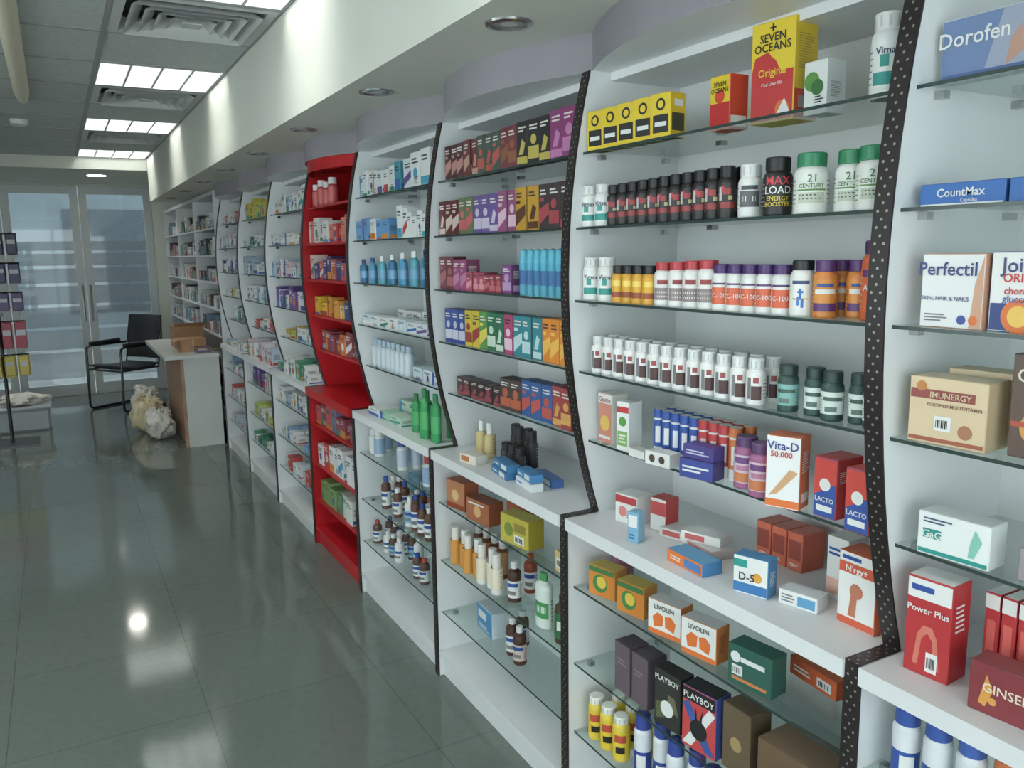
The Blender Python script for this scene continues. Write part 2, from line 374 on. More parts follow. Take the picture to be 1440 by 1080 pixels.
for i in range(8):
    ya,yb=P[i]+TH/2,P[i+1]-TH/2; red=(i==4); MW=M_RED if red else M_WHITE
    p=empty('display_shelf')
    g=G(); panel(g,P[i+1],MW)
    if i==0: panel(g,P[0],MW)
    if red: g.box(1.116,1.47,ya+.0005,ya+.006,0,.86,M_RED); 
    g.box(1.47,1.495,P[i]-TH/2,P[i+1]+(TH/2 if i==7 else -TH/2),0,ZT,MW)
    g.box(1.108,1.47,ya,yb,.828,.86,MW)
    g.box(1.118,1.47,ya,yb,.08,.10,MW); g.box(1.135,1.15,ya,yb,0,.08,MW); g.box(1.25,1.47,ya,yb,ZT-.02,ZT,MW)
    g.obj('cabinet_frame',p)
    g=G(); n=18; arc=[]; y0,y1=P[i],P[i+1]
    for k in range(n+1):
        t=k/n; arc.append((1.205-.12*(1-(2*t-1)**2),y0+(y1-y0)*t))
    for (z0,z1,cm,off) in ((ZT,ZS,M_GREY,0),)+(((ZT-.05,ZT,M_RED,.012),) if red else ()):
        a2=[(x+off,y) for x,y in arc]
        vs=[(x,y,z0) for x,y in a2]+[(x,y,z1) for x,y in a2]
        g.add(vs,[(k,k+1,n+2+k,n+1+k) for k in range(n)],cm)
        if not off:
            vs=[(x,y,z0) for x,y in a2]+[(1.49,y,z0) for x,y in a2]
            g.add(vs,[(k,n+1+k,n+2+k,k+1) for k in range(n)],MW)
    g.obj('cornice',p)
    g=G(); strip(g,P[i+1],M_STRIP,dots=i<4); g.obj('perforated_edge_strip',p)
    g=G()
    for z in ZSH+ZLO:
        x0=XS(z); t=.006
        if red: g.box(x0,1.468,ya,yb,z-.012,z-.0001,M_RED); continue
        g.add([(x0,ya,z),(1.468,ya,z),(1.468,yb,z),(x0,yb,z)],[(0,1,2,3)],GLASS)
        g.add([(x0,ya,z-t),(x0,yb,z-t),(x0,yb,z),(x0,ya,z)],[(0,1,2,3)],M_EDGE)
        for yy in (ya+.008,yb-.008):
            for xx in (x0+.05,1.42): g.box(xx-.008,xx+.008,yy-.008,yy+.008,z-t-.012,z-t,M_CHROME)
        g.box(x0+.13,x0+.15,(ya+yb)/2-.008+.1,(ya+yb)/2+.008+.1,z-t-.01,z-t,M_CHROME)
    g.obj('glass_shelves',p)
    if red:
        g=G(); g.box(1.1,1.106,ya,yb,.822,.866,M_RED); g.obj('counter_edge',p)
# ------------------------------------------------------------------ BAY 1 products
Z1,Z2,Z3,Z4,Z5=ZSH; ZC=.86; L1,L2,L3=ZLO; LB=.10
YEL=(240,205,30); REDC=(205,35,35); ORG=(235,110,40); TEAL=(30,150,140); PUR=(85,40,110); BLU=(35,70,160)
g=G()
for k in range(5):
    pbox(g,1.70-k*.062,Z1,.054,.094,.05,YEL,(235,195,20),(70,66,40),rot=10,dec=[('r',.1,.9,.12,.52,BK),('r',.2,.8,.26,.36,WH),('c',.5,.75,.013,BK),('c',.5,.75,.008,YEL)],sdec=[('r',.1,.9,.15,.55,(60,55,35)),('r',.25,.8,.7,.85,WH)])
g.obj('yellow_medicine_boxes')
g=G(); pbox(g,1.315,Z1,.058,.108,.05,YEL,(225,60,40),x=1.22,dec=[('r',.02,.98,.02,.5,REDC),('c',.5,.62,.014,(225,60,40))],txt=[('SEVEN',.5,.84,.009,BK),('OCEANS',.5,.73,.009,BK)],sdec=[('r',.05,.9,.05,.25,WH)]); g.obj('fish_oil_box')
g=G(); pbox(g,1.19,Z1,.1,.186,.07,YEL,(240,200,35),x=1.235,rot=6,dec=[('r',.02,.98,.02,.5,REDC),('c',.35,.5,.03,REDC),('p',((.02,.5),(.7,.5),(.4,.7),(.1,.66)),REDC),('c',.75,.12,.016,ORG),('p',((.6,.05),(.95,.05),(.8,.22)),WH)],txt=[('+',.5,.93,.02,BK),('SEVEN',.5,.84,.015,BK),('OCEANS',.5,.745,.015,BK),('Original',.5,.5,.014,YEL),('Cod Liver Oil',.5,.38,.006,WH)],sdec=[('r',.02,.98,.02,.3,(220,60,35)),('b',.15,.85,.5,.85,7,(185,155,50)),('r',.2,.9,.12,.24,WH)]); g.obj('fish_oil_box')
g=G(); pbox(g,1.09,Z1,.052,.094,.05,WH,(225,230,228),x=1.24,dec=[('c',.35,.62,.017,(90,150,60)),('c',.6,.5,.014,(50,110,50)),('b',.5,.9,.2,.35,3,BK)],sdec=[('b',.2,.8,.3,.6,5,(140,140,140))]); g.obj('medicine_box')
def white_bot(g,y,z,r,h,lab=TEAL,capc=WH,**k): bottle(g,y,z,r,h,(235,236,234),capc,(238,240,238),pat=[(-50,50,.15,.3,lab),(-25,5,.36,.5,lab)],txt=[('Vimax',.55,.011,(20,60,90))],**k)
g=G(); white_bot(g,.935,Z1,.026,.135,x=1.205); g.obj('supplement_bottle')
g=G(); white_bot(g,1.725,Z2-.0,.0235,.1,x=1.16); white_bot(g,1.665,Z2,.0235,.1); g.obj('supplement_bottles')
g=G()
for k in range(11):
    y=1.615-k*.0375
    for dd in (0,.042): 
        bottle(g,y,Z2,.018,.094+.0008*k,BK,(16,16,18),(28,26,28),x=XS(Z2)+.012+dd,caph=.22,pat=[(-45,50,.2,.32,(150,40,40)),(-50,-15,.5,.62,(190,40,50)),(-50,-30,.35,.6,(200,200,200)),(10,35,.36,.44,(190,180,120)),(-20,25,.46,.58,(160,40,45))] )
g.obj('black_supplement_bottles')
g=G(); bottle(g,1.185,Z2,.023,.1,(238,238,236),WH,(235,235,235),pat=[(-50,50,.2,.5,(90,90,95)),(-30,30,.3,.4,WH),(-40,40,.52,.6,(60,60,65))],caph=.24,x=1.16); g.obj('supplement_bottle')
g=G(); bottle(g,1.118,Z2,.0265,.106,BK,(16,16,18),(24,22,24),caph=.24,txt=[('MAX',.6,.015,(215,45,55)),('LOAD',.44,.017,WH),('ENERGY',.3,.008,(230,200,60)),('BOOSTER',.2,.008,(230,200,60))]); g.obj('black_supplement_bottle')
g=G()
for k,(y,x,r) in enumerate(((1.045,1.16,.0295),(.982,1.19,.028),(.928,1.175,.0255))):
    bottle(g,y,Z2,r,.106,(236,236,232),(40,140,90),(232,234,226),x=x,caph=.23,txt=[('21',.58,.013,(60,110,60)),('CENTURY',.46,.007,(60,110,60))],pat=[(-50,50,.38,.405,(90,140,60)),(-45,45,.18,.35,(190,200,180)),(-40,20,.3,.32,(60,60,60)),(-40,30,.24,.26,(60,60,60))])
g.obj('multivitamin_bottles')
# S3
g=G(); white_bot(g,1.708,Z3,.0235,.105); white_bot(g,1.645,Z3,.0235,.106); g.obj('supplement_bottles')
g=G()
for k in range(4): bottle(g,1.588-k*.0385,Z3,.0178,.087,(225,160,40),BK,(232,170,30),pat=[(-50,55,.15,.3,(150,60,30)),(-40,30,.45,.6,(250,215,90))],caph=.22)
g.obj('small_vitamin_bottles')
g=G()
for k in range(4):
    bottle(g,1.428-k*.047,Z3,.0225,.094+.002*k,(236,236,234),(200,50,60),(238,236,234),pat=[(-55,55,.14,.42,(140,125,125)),(-40,40,.2,.24,WH),(-40,40,.3,.34,WH),(-30,30,.5,.6,(150,40,45))],caph=.18)
g.obj('red_cap_vitamin_bottles')
g=G()
for k in range(5):
    bottle(g,1.245-k*.0395,Z3,.0195,.092,(236,236,234),(70,35,110),(238,236,232),pat=[(-60,60,.14,.5,(228,90,50)),(-60,60,.56,.6,PUR)],txt=[('C-1000',.33,.011,WH)],caph=.2)
g.obj('vitamin_c_bottles')
g=G(); bottle(g,1.042,Z3,.022,.1,(236,236,232),BK,(240,240,236),pat=[(-35,35,.3,.33,(240,170,50)),(-6,6,.3,.5,(30,110,200)),(-14,-4,.2,.36,(30,110,200)),(4,16,.16,.32,(30,110,200)),(-12,14,.42,.46,(30,110,200)),(-40,40,.58,.64,(40,60,120))],caph=.18); g.obj('vitamin_bottle')
g=G()
for k,(y,x) in enumerate(((.992,1.155),(.955,1.195),(1.0,1.205))): bottle(g,y,Z3,.0205,.1,(225,130,50),PUR,(232,140,50),x=x,pat=[(-60,60,.12,.26,PUR),(-50,50,.42,.5,WH),(-40,40,.54,.6,BLU)],caph=.2)
g.obj('orange_vitamin_bottles')
g=G(); bottle(g,.899,Z3,.027,.132,(210,90,45),PUR,(225,95,45),x=1.165,txt=[('AMINO',.42,.016,WH)],pat=[(-60,60,.55,.64,PUR)],caph=.17); g.obj('amino_bottle')
# S4
g=G()
for k in range(13):
    for dd in (0,.047):
        bottle(g,1.69-k*.0445,Z4,.0195,.092,(240,240,238),(228,230,232),(238,238,236),x=XS(Z4)+.012+dd,ang=30,caph=.24,capr=.8,pat=[(-10,48,.12,.42,(75,40,40)),(-35,-12,.14,.6,(120,120,125)),(0,30,.48,.6,(160,60,60))])
g.obj('white_capsule_bottles')
g=G()
for k,(y,xx) in enumerate(((1.075,0),(1.022,.012),(.974,.0),(.93,.018),(.89,.005))):
    bottle(g,y,Z4,.0195,.088,(38,72,65),(35,60,55),(225,235,230) if k else (120,180,175),x=XS(Z4)+.012+xx,caph=.22,pat=[(-50,50,.42,.5,(60,90,80)),(-40,20,.2,.3,(90,110,100))],lz=(.15,.6))
g.obj('green_herbal_bottles')
# S5
g=G(); pbox(g,1.685,Z5,.06,.128,.05,(215,130,110),(230,225,215),x=1.2,dec=[('r',.02,.98,.8,.98,(240,235,230)),('c',.5,.4,.02,(235,190,80)),('r',.1,.9,.08,.14,WH)],txt=[('Gevito',.5,.88,.013,(150,40,50))]); g.obj('vitamin_box')
g=G(); pbox(g,1.59,Z5,.04,.122,.05,(240,240,238),(236,238,236),x=1.185,rot=12,dec=[('r',.02,.98,.78,.9,(200,50,50)),('c',.5,.6,.012,(80,160,60)),('r',.1,.9,.1,.4,(130,180,90)),('b',.2,.8,.15,.35,3,WH)]); g.obj('herbal_tablet_box')
g=G()
def tubeb(g,y,x,c,h=.11):
    M=frame(x,y,Z5); r=.0135
    g.lathe(M,0,r,[(.0005,0,WH),(r,0,WH),(r,.025,c),(r+.0004,.0255,c),(r+.0004,h*.78,WH),(r,h*.79,WH),(r+.001,h*.82,c),(r+.001,h,WH),(.0005,h,WH)],16)
    g.arcpatch(M,0,r,r+.0008,10,60,.035,.075,WH)
for k in range(9):
    c=(40,80,175) if k<5 else (205,55,60) if k<8 else (225,120,60)
    y=1.505-k*.0315
    tubeb(g,y,1.217,c,.115); tubeb(g,y-.005,1.253,c,.115)
g.obj('effervescent_tubes')
g=G(); pbox(g,1.43,Z5,.075,.032,.04,WH,WH,x=1.163,rot=8,dec=[('c',.3,.5,.009,(70,60,50)),('c',.7,.5,.009,(70,60,50))]); pbox(g,1.515,Z5,.06,.02,.03,WH,(215,210,200),x=1.17,rot=0)
pbox(g,1.30,Z5,.085,.042,.045,(45,60,150),(60,50,120),x=1.163,rot=14,dec=[('b',.1,.9,.3,.7,2,WH)]); pbox(g,1.30,Z5+.0425,.08,.03,.04,(60,50,130),(70,60,150),x=1.168,rot=10,dec=[('b',.1,.9,.3,.7,2,(200,200,230))]); g.obj('small_tablet_boxes')
g=G()
for y,xx in ((1.205,1.19),(1.145,1.172)):
    bottle(g,y,Z5,.0255,.108,(165,90,140),(95,60,115),(225,200,215),x=xx,caph=.2,pat=[(-55,55,.14,.32,(215,120,70)),(-50,50,.5,.62,(110,60,130)),(-40,40,.36,.46,(190,120,160))])
g.obj('purple_cap_bottles')
g=G(); pbox(g,1.062,Z5,.066,.14,.05,(238,240,240),(225,100,50),x=1.165,rot=22,dec=[('r',.02,.98,.02,.12,ORG),('p',((.1,.16),(.35,.2),(.95,.52),(.7,.55)),(215,160,110))],txt=[('Vita-D',.48,.87,.016,(40,60,140)),('50,000',.45,.75,.011,REDC)],sdec=[('b',.15,.85,.5,.8,4,WH),('r',.15,.85,.1,.22,WH)]); g.obj('vitamin_d_box')
g=G()
for y,xx,hh in ((.985,1.19,.112),(.94,1.27,.125),(.90,1.17,.112)):
    pbox(g,y,Z5,.05,hh,.07,(40,75,165),(205,60,60),x=xx,rot=0,dec=[('p',((.02,.35),(.98,.6),(.98,.98),(.02,.98)),(210,60,50)),('c',.5,.55,.012,WH),('r',.15,.85,.1,.2,WH)],txt=[('LACTO',.5,.3,.009,WH)],sdec=[('b',.1,.9,.6,.8,3,WH)])
g.obj('probiotic_boxes')
# counter
g=G(); pbox(g,1.62,ZC,.075,.075,.06,WH,WH,x=1.22,rot=10,dec=[('r',.02,.98,.7,.95,(190,50,55)),('c',.35,.4,.014,(225,120,120)),('b',.55,.9,.2,.5,4,(120,60,60))]); pbox(g,1.53,ZC,.05,.085,.05,(225,225,222),(200,60,60),x=1.25,rot=10,dec=[('r',.02,.98,.5,.9,(200,70,70))]); pbox(g,1.50,ZC,.03,.075,.03,(110,170,205),(130,180,210),x=1.15,rot=20,dec=[('r',.1,.9,.5,.9,WH),('b',.2,.8,.1,.3,2,(40,60,120))]); g.obj('medicine_boxes')
g=G()
for (y,x,z,c,rt) in ((1.46,1.25,0,WH,15),(1.36,1.23,0,(215,200,195),-8),(1.365,1.24,.0225,WH,20)):
    pbox(g,y,ZC+z,.1,.022,.06,c,c,(228,228,228),x=x,rot=rt,dec=[('r',.1,.6,.2,.8,(205,90,90))],)
g.obj('flat_medicine_boxes')
g=G(); pbox(g,1.31,ZC,.12,.03,.055,ORG,(60,130,190),(90,160,210),x=1.145,rot=-2,dec=[('r',.5,.95,.2,.8,(60,120,190)),('b',.1,.45,.3,.7,2,WH)]); g.obj('flat_medicine_box')
g=G(); pbox(g,1.135,ZC,.075,.08,.04,WH,(60,130,185),x=1.165,rot=18,dec=[('r',.02,.98,.05,.3,(40,110,180)),('r',.02,.4,.7,.9,TEAL),('c',.7,.5,.01,(230,160,50))],txt=[('D-5',.4,.47,.016,BK)],sdec=[('b',.2,.8,.3,.7,4,WH)]); g.obj('drops_box')
g=G()
for k in range(3): pbox(g,1.27-k*.045,ZC,.042,.085,.07,(215,100,70),(200,85,60),x=1.34,dec=[('r',.1,.9,.3,.8,(150,60,50)),('b',.2,.8,.1,.2,2,WH)])
g.obj('orange_medicine_boxes')
g=G(); pbox(g,1.045,ZC,.08,.03,.045,WH,(225,230,235),x=1.20,rot=14,dec=[('r',.5,.95,.15,.8,(80,150,200)),('b',.08,.45,.2,.8,3,(120,120,130))]); g.obj('ointment_box')
g=G(); pbox(g,1.03,ZC,.05,.13,.06,WH,WH,x=1.29,dec=[('r',.02,.98,.1,.35,(230,180,160)),('b',.1,.9,.7,.85,2,BLU)])
pbox(g,.93,ZC,.08,.142,.06,WH,(220,95,50),x=1.22,dec=[('r',.02,.98,.72,.86,(215,80,50)),('r',.02,.98,.02,.12,(215,80,50)),('p',((.3,.15),(.5,.15),(.55,.6),(.4,.6)),(190,110,80)),('c',.5,.5,.014,(190,110,80)),('r',.1,.6,.9,.95,BLU)],txt=[("N'rgy+",.5,.79,.012,WH)]); g.obj('energy_supplement_boxes')
# lower shelves bay 1
g=G()
for y,rt in ((1.635,14),(1.515,10)): pbox(g,y,L1,.088,.08,.05,(225,130,40),(225,150,50),(220,190,80),x=1.155,rot=rt,dec=[('c',.45,.45,.024,(60,130,60)),('c',.5,.5,.016,(235,200,60)),('r',.02,.98,.8,.97,(60,120,60))],sdec=[('b',.2,.8,.2,.7,4,(150,90,40))])
g.obj('herbal_capsule_boxes')
g=G(); bottle(g,1.695,L1,.028,.135,(120,60,90),(110,80,110),(180,110,130),x=1.24,caph=.2); g.obj('gummy_vitamin_jar')
g=G()
for y,rt in ((1.38,12),(1.265,10)): pbox(g,y,L1,.095,.084,.045,(236,236,232),(225,125,45),(232,232,230),x=1.15,rot=rt,dec=[('r',.02,.98,.02,.16,ORG),('p',((.2,.22),(.46,.3),(.48,.6),(.3,.66),(.15,.5)),ORG),('p',((.54,.3),(.8,.22),(.85,.5),(.7,.66),(.52,.6)),ORG)],txt=[('LIVOLIN',.5,.82,.011,BK)],sdec=[('b',.2,.8,.3,.8,4,(180,90,30))])
g.obj('liver_capsule_boxes')
g=G(); pbox(g,1.115,L1,.105,.085,.05,(35,90,75),(40,100,85),(45,110,95),x=1.15,rot=8,dec=[('c',.18,.7,.012,WH),('r',.3,.85,.62,.74,WH),('r',.1,.9,.12,.2,(210,120,60))]+sticker(.1,.25,.25,.25)); g.obj('green_medicine_box')
g=G(); pbox(g,1.06,L1,.13,.04,.06,(215,90,45),(205,80,40),(225,110,60),x=1.27,rot=-6,dec=sticker(.6,.2,.3,.5)+[('b',.1,.5,.3,.7,2,WH)]); g.obj('orange_medicine_box')
g=G()
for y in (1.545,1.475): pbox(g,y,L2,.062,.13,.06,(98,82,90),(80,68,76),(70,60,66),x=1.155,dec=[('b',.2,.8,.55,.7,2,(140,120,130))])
g.obj('perfume_boxes')
g=G()
pbox(g,1.365,L2,.082,.138,.045,(40,42,38),(30,30,32),(20,20,20),x=1.15,rot=6,dec=[('p',((.1,.1),(.5,.2),(.35,.45),(.05,.4)),(90,95,60)),('p',((.5,.4),(.95,.3),(.8,.6),(.55,.62)),(110,105,75)),('c',.5,.35,.02,WH)],txt=[('PLAYBOY',.5,.86,.013,WH)])
pbox(g,1.258,L2,.095,.145,.05,(205,60,60),(50,70,150),(20,20,24),x=1.15,rot=8,dec=[('r',.02,.98,.78,.98,BK),('p',((.02,.05),(.3,.05),(.98,.72),(.8,.78)),WH),('p',((.7,.05),(.98,.05),(.2,.78),(.02,.7)),(50,80,160)),('c',.5,.36,.024,BK),('p',((.38,.5),(.46,.5),(.42,.72)),BK),('p',((.52,.5),(.6,.5),(.62,.72)),BK)],txt=[('PLAYBOY',.5,.87,.014,WH)])
g.obj('fragrance_gift_boxes')
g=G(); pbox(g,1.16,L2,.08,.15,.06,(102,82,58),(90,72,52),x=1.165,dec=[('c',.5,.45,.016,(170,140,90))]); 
pbox(g,.99,L2,.2,.13,.1,(106,80,56),(94,70,50),(125,98,74),x=1.16,rot=3,dec=[('b',.25,.75,.18,.24,1,(190,160,110))],txt=[('AB',.5,.5,.035,(190,160,110))]); g.obj('brown_fragrance_boxes')
g=G()
for (y,x) in ((1.68,1.15),(1.625,1.15),(1.57,1.15),(1.66,1.21),(1.6,1.21),(1.54,1.2)):
    bottle(g,y,L3,.023,.12,(235,205,60),(240,240,232),(240,205,40),x=x,caph=.16,pat=[(-40,40,.45,.62,(200,70,50)),(-30,30,.2,.35,BK)])
g.obj('yellow_powder_bottles')
def spray(g,y,x,z,c,c2,h=.17,r=.022):
    M=frame(x,y,z); g.lathe(M,0,r,[(.0005,0,M_CHROME),(r,0,M_CHROME),(r,.004,c),(r,h*.45,c2),(r,h*.72,c2),(r*.85,h*.77,c),(r*.9,h*.78,c),(r*.85,h*.97,c),(.0005,h,c)],18)
    g.arcpatch(M,0,r,r+.0006,10,70,h*.2,h*.4,WH)
g=G()
for k in range(9): spray(g,1.48-k*.062,1.15+.01*(k%2),L3,(40,60,150) if k<6 else (60,80,160),(225,228,235),.175+.01*(k%2))
g.obj('deodorant_cans')
# ------------------------------------------------------------------ BAY 0 products
OY=-.022
g=G()
pbox(g,.775,Z1,.13,.09,.03,(100,125,175),(225,228,230),(230,230,230),x=1.20,dec=[('p',((.5,.02),(.98,.02),(.98,.98),(.7,.98)),(150,160,185)),('p',((.75,.1),(.95,.3),(.9,.7),(.8,.5)),(190,140,120)),('r',.02,.98,.02,.12,(60,90,150))],txt=[('Dorofen',.38,.68,.022,WH)],sdec=[('b',.1,.9,.2,.8,5,BLU)])
for k in range(4): pbox(g,.695-k*.018,Z1,.015,.092,.05,(225,228,230),(190,205,220),x=1.20,dec=[('r',.1,.9,.1,.5,(60,90,150))])
g.obj('painkiller_boxes')
g=G(); pbox(g,.772,Z2,.13,.033,.06,(38,100,185),(40,90,170),(70,130,200),x=1.165,dec=[('r',.02,.98,.02,.1,WH)],txt=[('CountMax',.5,.58,.012,WH),('Capsules',.6,.22,.005,WH)]); pbox(g,.637,Z2,.13,.033,.06,(38,100,185),(40,90,170),(70,130,200),x=1.165,txt=[('CountMax',.5,.58,.012,WH)]); g.obj('flat_capsule_boxes')
g=G(); pbox(g,.772,Z3,.098,.11,.035,(238,238,240),(215,150,120),x=1.16,dec=[('p',((.8,.02),(.98,.02),(.98,.98),(.86,.6)),(215,160,130)),('c',.68,.12,.007,(50,70,160)),('c',.86,.12,.007,ORG),('b',.08,.5,.08,.2,3,(120,120,130))],txt=[('Perfectil',.42,.8,.02,(50,60,120)),('SKIN, HAIR & NAILS',.4,.4,.006,(70,80,130))],sdec=[('r',.02,.98,.02,.98,(215,150,120))]); g.obj('skin_vitamin_box')
g=G(); pbox(g,.658,Z3,.12,.112,.04,(240,238,236),(60,80,160),x=1.165,dec=[('r',.02,.98,.02,.36,(40,60,130)),('c',.35,.2,.024,ORG),('c',.35,.2,.015,(250,200,80))],txt=[('Jointace',.5,.84,.02,(50,60,120)),('ORIGINAL',.48,.68,.012,REDC),('chondroitin',.45,.52,.01,REDC),('glucosamine',.45,.42,.01,BLU)]); g.obj('joint_vitamin_box')
g=G(); pbox(g,.77,Z4,.12,.104,.06,(222,196,155),(205,178,138),(226,205,170),x=1.165,rot=4,dec=[('r',.02,.85,.68,.82,(150,60,55)),('r',.02,.98,.04,.1,(170,80,60)),('c',.16,.86,.008,(200,120,50)),('c',.75,.25,.011,(170,110,70))]+sticker(.35,.22,.22,.22),txt=[('IMUNERGY',.55,.75,.009,(225,200,160)),('FORTIFIED MULTIVITAMIN',.6,.6,.005,(120,60,50))])
pbox(g,.75,Z4,.125,.112,.05,(224,200,160),(210,184,146),x=1.235,rot=4); g.obj('multivitamin_boxes')
g=G(); pbox(g,.64,Z4,.1,.15,.06,(95,70,60),(80,60,52),x=1.19,dec=[('c',.4,.3,.025,(220,150,60)),('r',.02,.98,.3,.35,(190,70,50))],txt=[('Cap',.3,.8,.02,(230,220,200))]); g.obj('capsule_box')
g=G(); pbox(g,.758,Z5,.112,.07,.05,(236,240,238),(225,230,228),x=1.185,rot=5,dec=[('r',.02,.98,.04,.14,TEAL),('r',.08,.34,.4,.62,TEAL),('b',.08,.5,.75,.9,2,(70,80,120)),('p',((.72,.2),(.8,.2),(.9,.6),(.8,.85),(.74,.5)),(130,200,180))],txt=[('GaG',.21,.5,.012,WH)]); g.obj('joint_tablet_box')
g=G(); pbox(g,.62,Z5,.09,.05,.05,(160,150,150),(140,130,130),x=1.2,dec=[('b',.1,.9,.3,.7,4,(80,80,80))]); g.obj('tablet_box')
g=G()
for k in range(6):
    if k==0: pbox(g,.782,ZC,.074,.165,.055,(190,35,40),(190,35,42),(236,234,234),x=1.175,rot=5,dec=[('r',.02,.98,.78,.98,WH),('p',((.2,.1),(.8,.1),(.72,.42),(.6,.52),(.4,.52),(.28,.42)),(215,110,90)),('p',((.32,.1),(.68,.1),(.62,.38),(.5,.45),(.38,.38)),(190,35,40)),('r',.1,.6,.86,.92,BLU)]+sticker(.5,.06,.25,.2),txt=[('Power Plus',.5,.68,.013,WH)],sdec=[('b',.2,.8,.5,.8,3,WH)])
    else: pbox(g,.748-.026*k,ZC,.023,.15,.1,(195,40,45),(190,35,42),(236,234,234),x=1.245,dec=[('r',.02,.98,.82,.98,WH),('r',.2,.8,.2,.7,(220,90,80))])
g.obj('energy_tablet_boxes')
g=G(); pbox(g,.645,ZC,.1,.078,.05,(130,38,46),(110,34,40),(140,50,55),x=1.155,rot=6,dec=[('p',((.15,.2),(.25,.15),(.35,.5),(.25,.8),(.2,.5)),(220,150,60)),('c',.35,.3,.006,(220,150,60))],txt=[('GINSENG',.62,.55,.014,(235,215,190))]); g.obj('ginseng_box')
g=G()
for k in range(6): spray(g,.80-k*.055,1.145,L1,[(40,75,165),(45,80,170),(50,90,180),(220,110,60),WH,WH][k],(228,230,235),.135+.004*(k%3),.022)
g.obj('body_spray_cans')
OY=0.0
# ------------------------------------------------------------------ BAY 2 products
def seq(g,z,y,items,d=.05,x=None):
    for (n_,w,h,c,a) in items:
        for k in range(n_):
            dark=sum(c)<360; ink=(230,225,215) if dark else (50,50,60)
            v=rnd.randint(0,2)
            dd=[[('r',.04,.96,.12,.4,a),('c',.5,.55,w*.25,a)],[('p',((.04,.1),(.96,.35),(.96,.6),(.04,.45)),a),('r',.1,.5,.62,.7,a)],[('r',.04,.96,.04,.2,a),('p',((.2,.25),(.5,.6),(.8,.5),(.6,.25)),a)]][v]
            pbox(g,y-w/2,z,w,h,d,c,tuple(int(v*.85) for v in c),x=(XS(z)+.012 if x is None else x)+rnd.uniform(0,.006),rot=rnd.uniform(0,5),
                 dec=dd+[('b',.15,.85,.75,.9,2,ink)],sdec=[('b',.15,.85,.5,.8,4,ink),('r',.1,.9,.1,.3,a)])
            y-=w+.004
    return y
DR=(95,30,38); DB=(60,38,40); PK=(175,60,120)
g=G(); seq(g,Z1,2.585,[(3,.045,.11,(80,40,45),(190,130,120)),(2,.045,.112,(110,45,50),(200,150,130)),(3,.045,.115,(70,85,75),(190,80,70)),(2,.048,.118,(120,50,60),(150,90,60)),(3,.055,.12,(40,36,42),(200,180,80)),(2,.06,.125,(140,50,110),(200,120,180))]); g.obj('small_retail_boxes')
g=G(); seq(g,Z2,2.595,[(3,.048,.112,DR,(215,190,180)),(2,.048,.115,(90,110,70),(200,90,90)),(3,.05,.115,(100,75,150),(205,195,220)),(2,.05,.118,(150,70,120),(230,190,210)),(2,.058,.12,(205,150,40),(90,50,30)),(3,.05,.12,(60,45,50),(170,60,70))]); g.obj('small_retail_boxes')
g=G(); yy=seq(g,Z3,2.59,[(2,.05,.11,(110,45,60),(170,90,100)),(2,.045,.1,(150,60,110),(190,120,160)),(3,.036,.06,(190,70,100),(230,150,160)),(3,.036,.055,(150,40,60),(200,100,110)),(1,.05,.085,(120,60,130),(190,150,200))]); g.obj('small_retail_boxes')
g=G()
for k in range(6):
    M=frame(XS(Z3)+.015,2.04-k*.038,Z3); g.lathe(M,0,.016,[(.0005,0,(240,240,240)),(.0155,0,(60,160,190)),(.0155,.03,(60,170,205)),(.0165,.09,(80,185,215)),(.012,.125,(80,185,215)),(.0005,.13,WH)],14)
    g.arcpatch(M,0,.016,.0172,-10,60,.03,.07,(30,90,160))
g.obj('gel_tubes')
g=G(); seq(g,Z4,2.585,[(3,.048,.115,(40,65,150),(200,200,220)),(2,.05,.118,(215,190,50),(160,60,50)),(1,.05,.12,(90,150,70),(230,210,80)),(2,.05,.12,(40,110,80),(200,220,200)),(1,.05,.12,(190,60,110),(240,200,220)),(3,.05,.12,(50,135,150),(190,220,225)),(4,.043,.122,(235,135,40),(250,190,80))]); g.obj('small_retail_boxes')
g=G(); seq(g,Z5,2.57,[(6,.05,.062,(60,40,44),(150,60,70)),(2,.06,.1,(75,60,58),(190,90,60)),(3,.055,.11,(50,90,160),(200,80,70)),(2,.05,.115,(165,60,60),(220,160,80))]); g.obj('small_retail_boxes')
g=G()
for k in range(2): bottle(g,2.47-k*.06,ZC,.02,.12,(225,205,160),WH,(200,180,120),x=1.22,caph=.3,capr=.5)
g.obj('lotion_bottles')
g=G()
for k in range(4): bottle(g,2.35-k*.042,ZC,.018,.12,(40,36,40),BK,(52,46,50),x=1.29-.01*(k%2),caph=.3)
for k in range(3): bottle(g,2.3-k*.045,ZC,.019,.075,(40,36,40),BK,(52,46,50),x=1.225,caph=.3)
g.obj('black_bottles')
g=G(); pbox(g,2.38,ZC,.09,.03,.05,(225,220,210),x=1.14,rot=10,dec=[('r',.1,.6,.2,.8,(190,110,60))])
for (y,x,z,w,c) in ((2.19,1.155,0,.13,(45,110,165)),(2.18,1.157,.0245,.13,(50,120,175)),(2.035,1.155,0,.12,(225,230,235)),(2.05,1.23,0,.14,(50,100,170)),(2.04,1.16,.0245,.11,(60,130,190))):
    pbox(g,y,ZC+z,w,.024,.04,c,x=x,rot=-8,dec=[('r',.55,.9,.2,.8,WH),('b',.1,.5,.3,.7,1,WH if sum(c)<500 else BLU)])
g.obj('flat_toothpaste_boxes')
g=G(); 
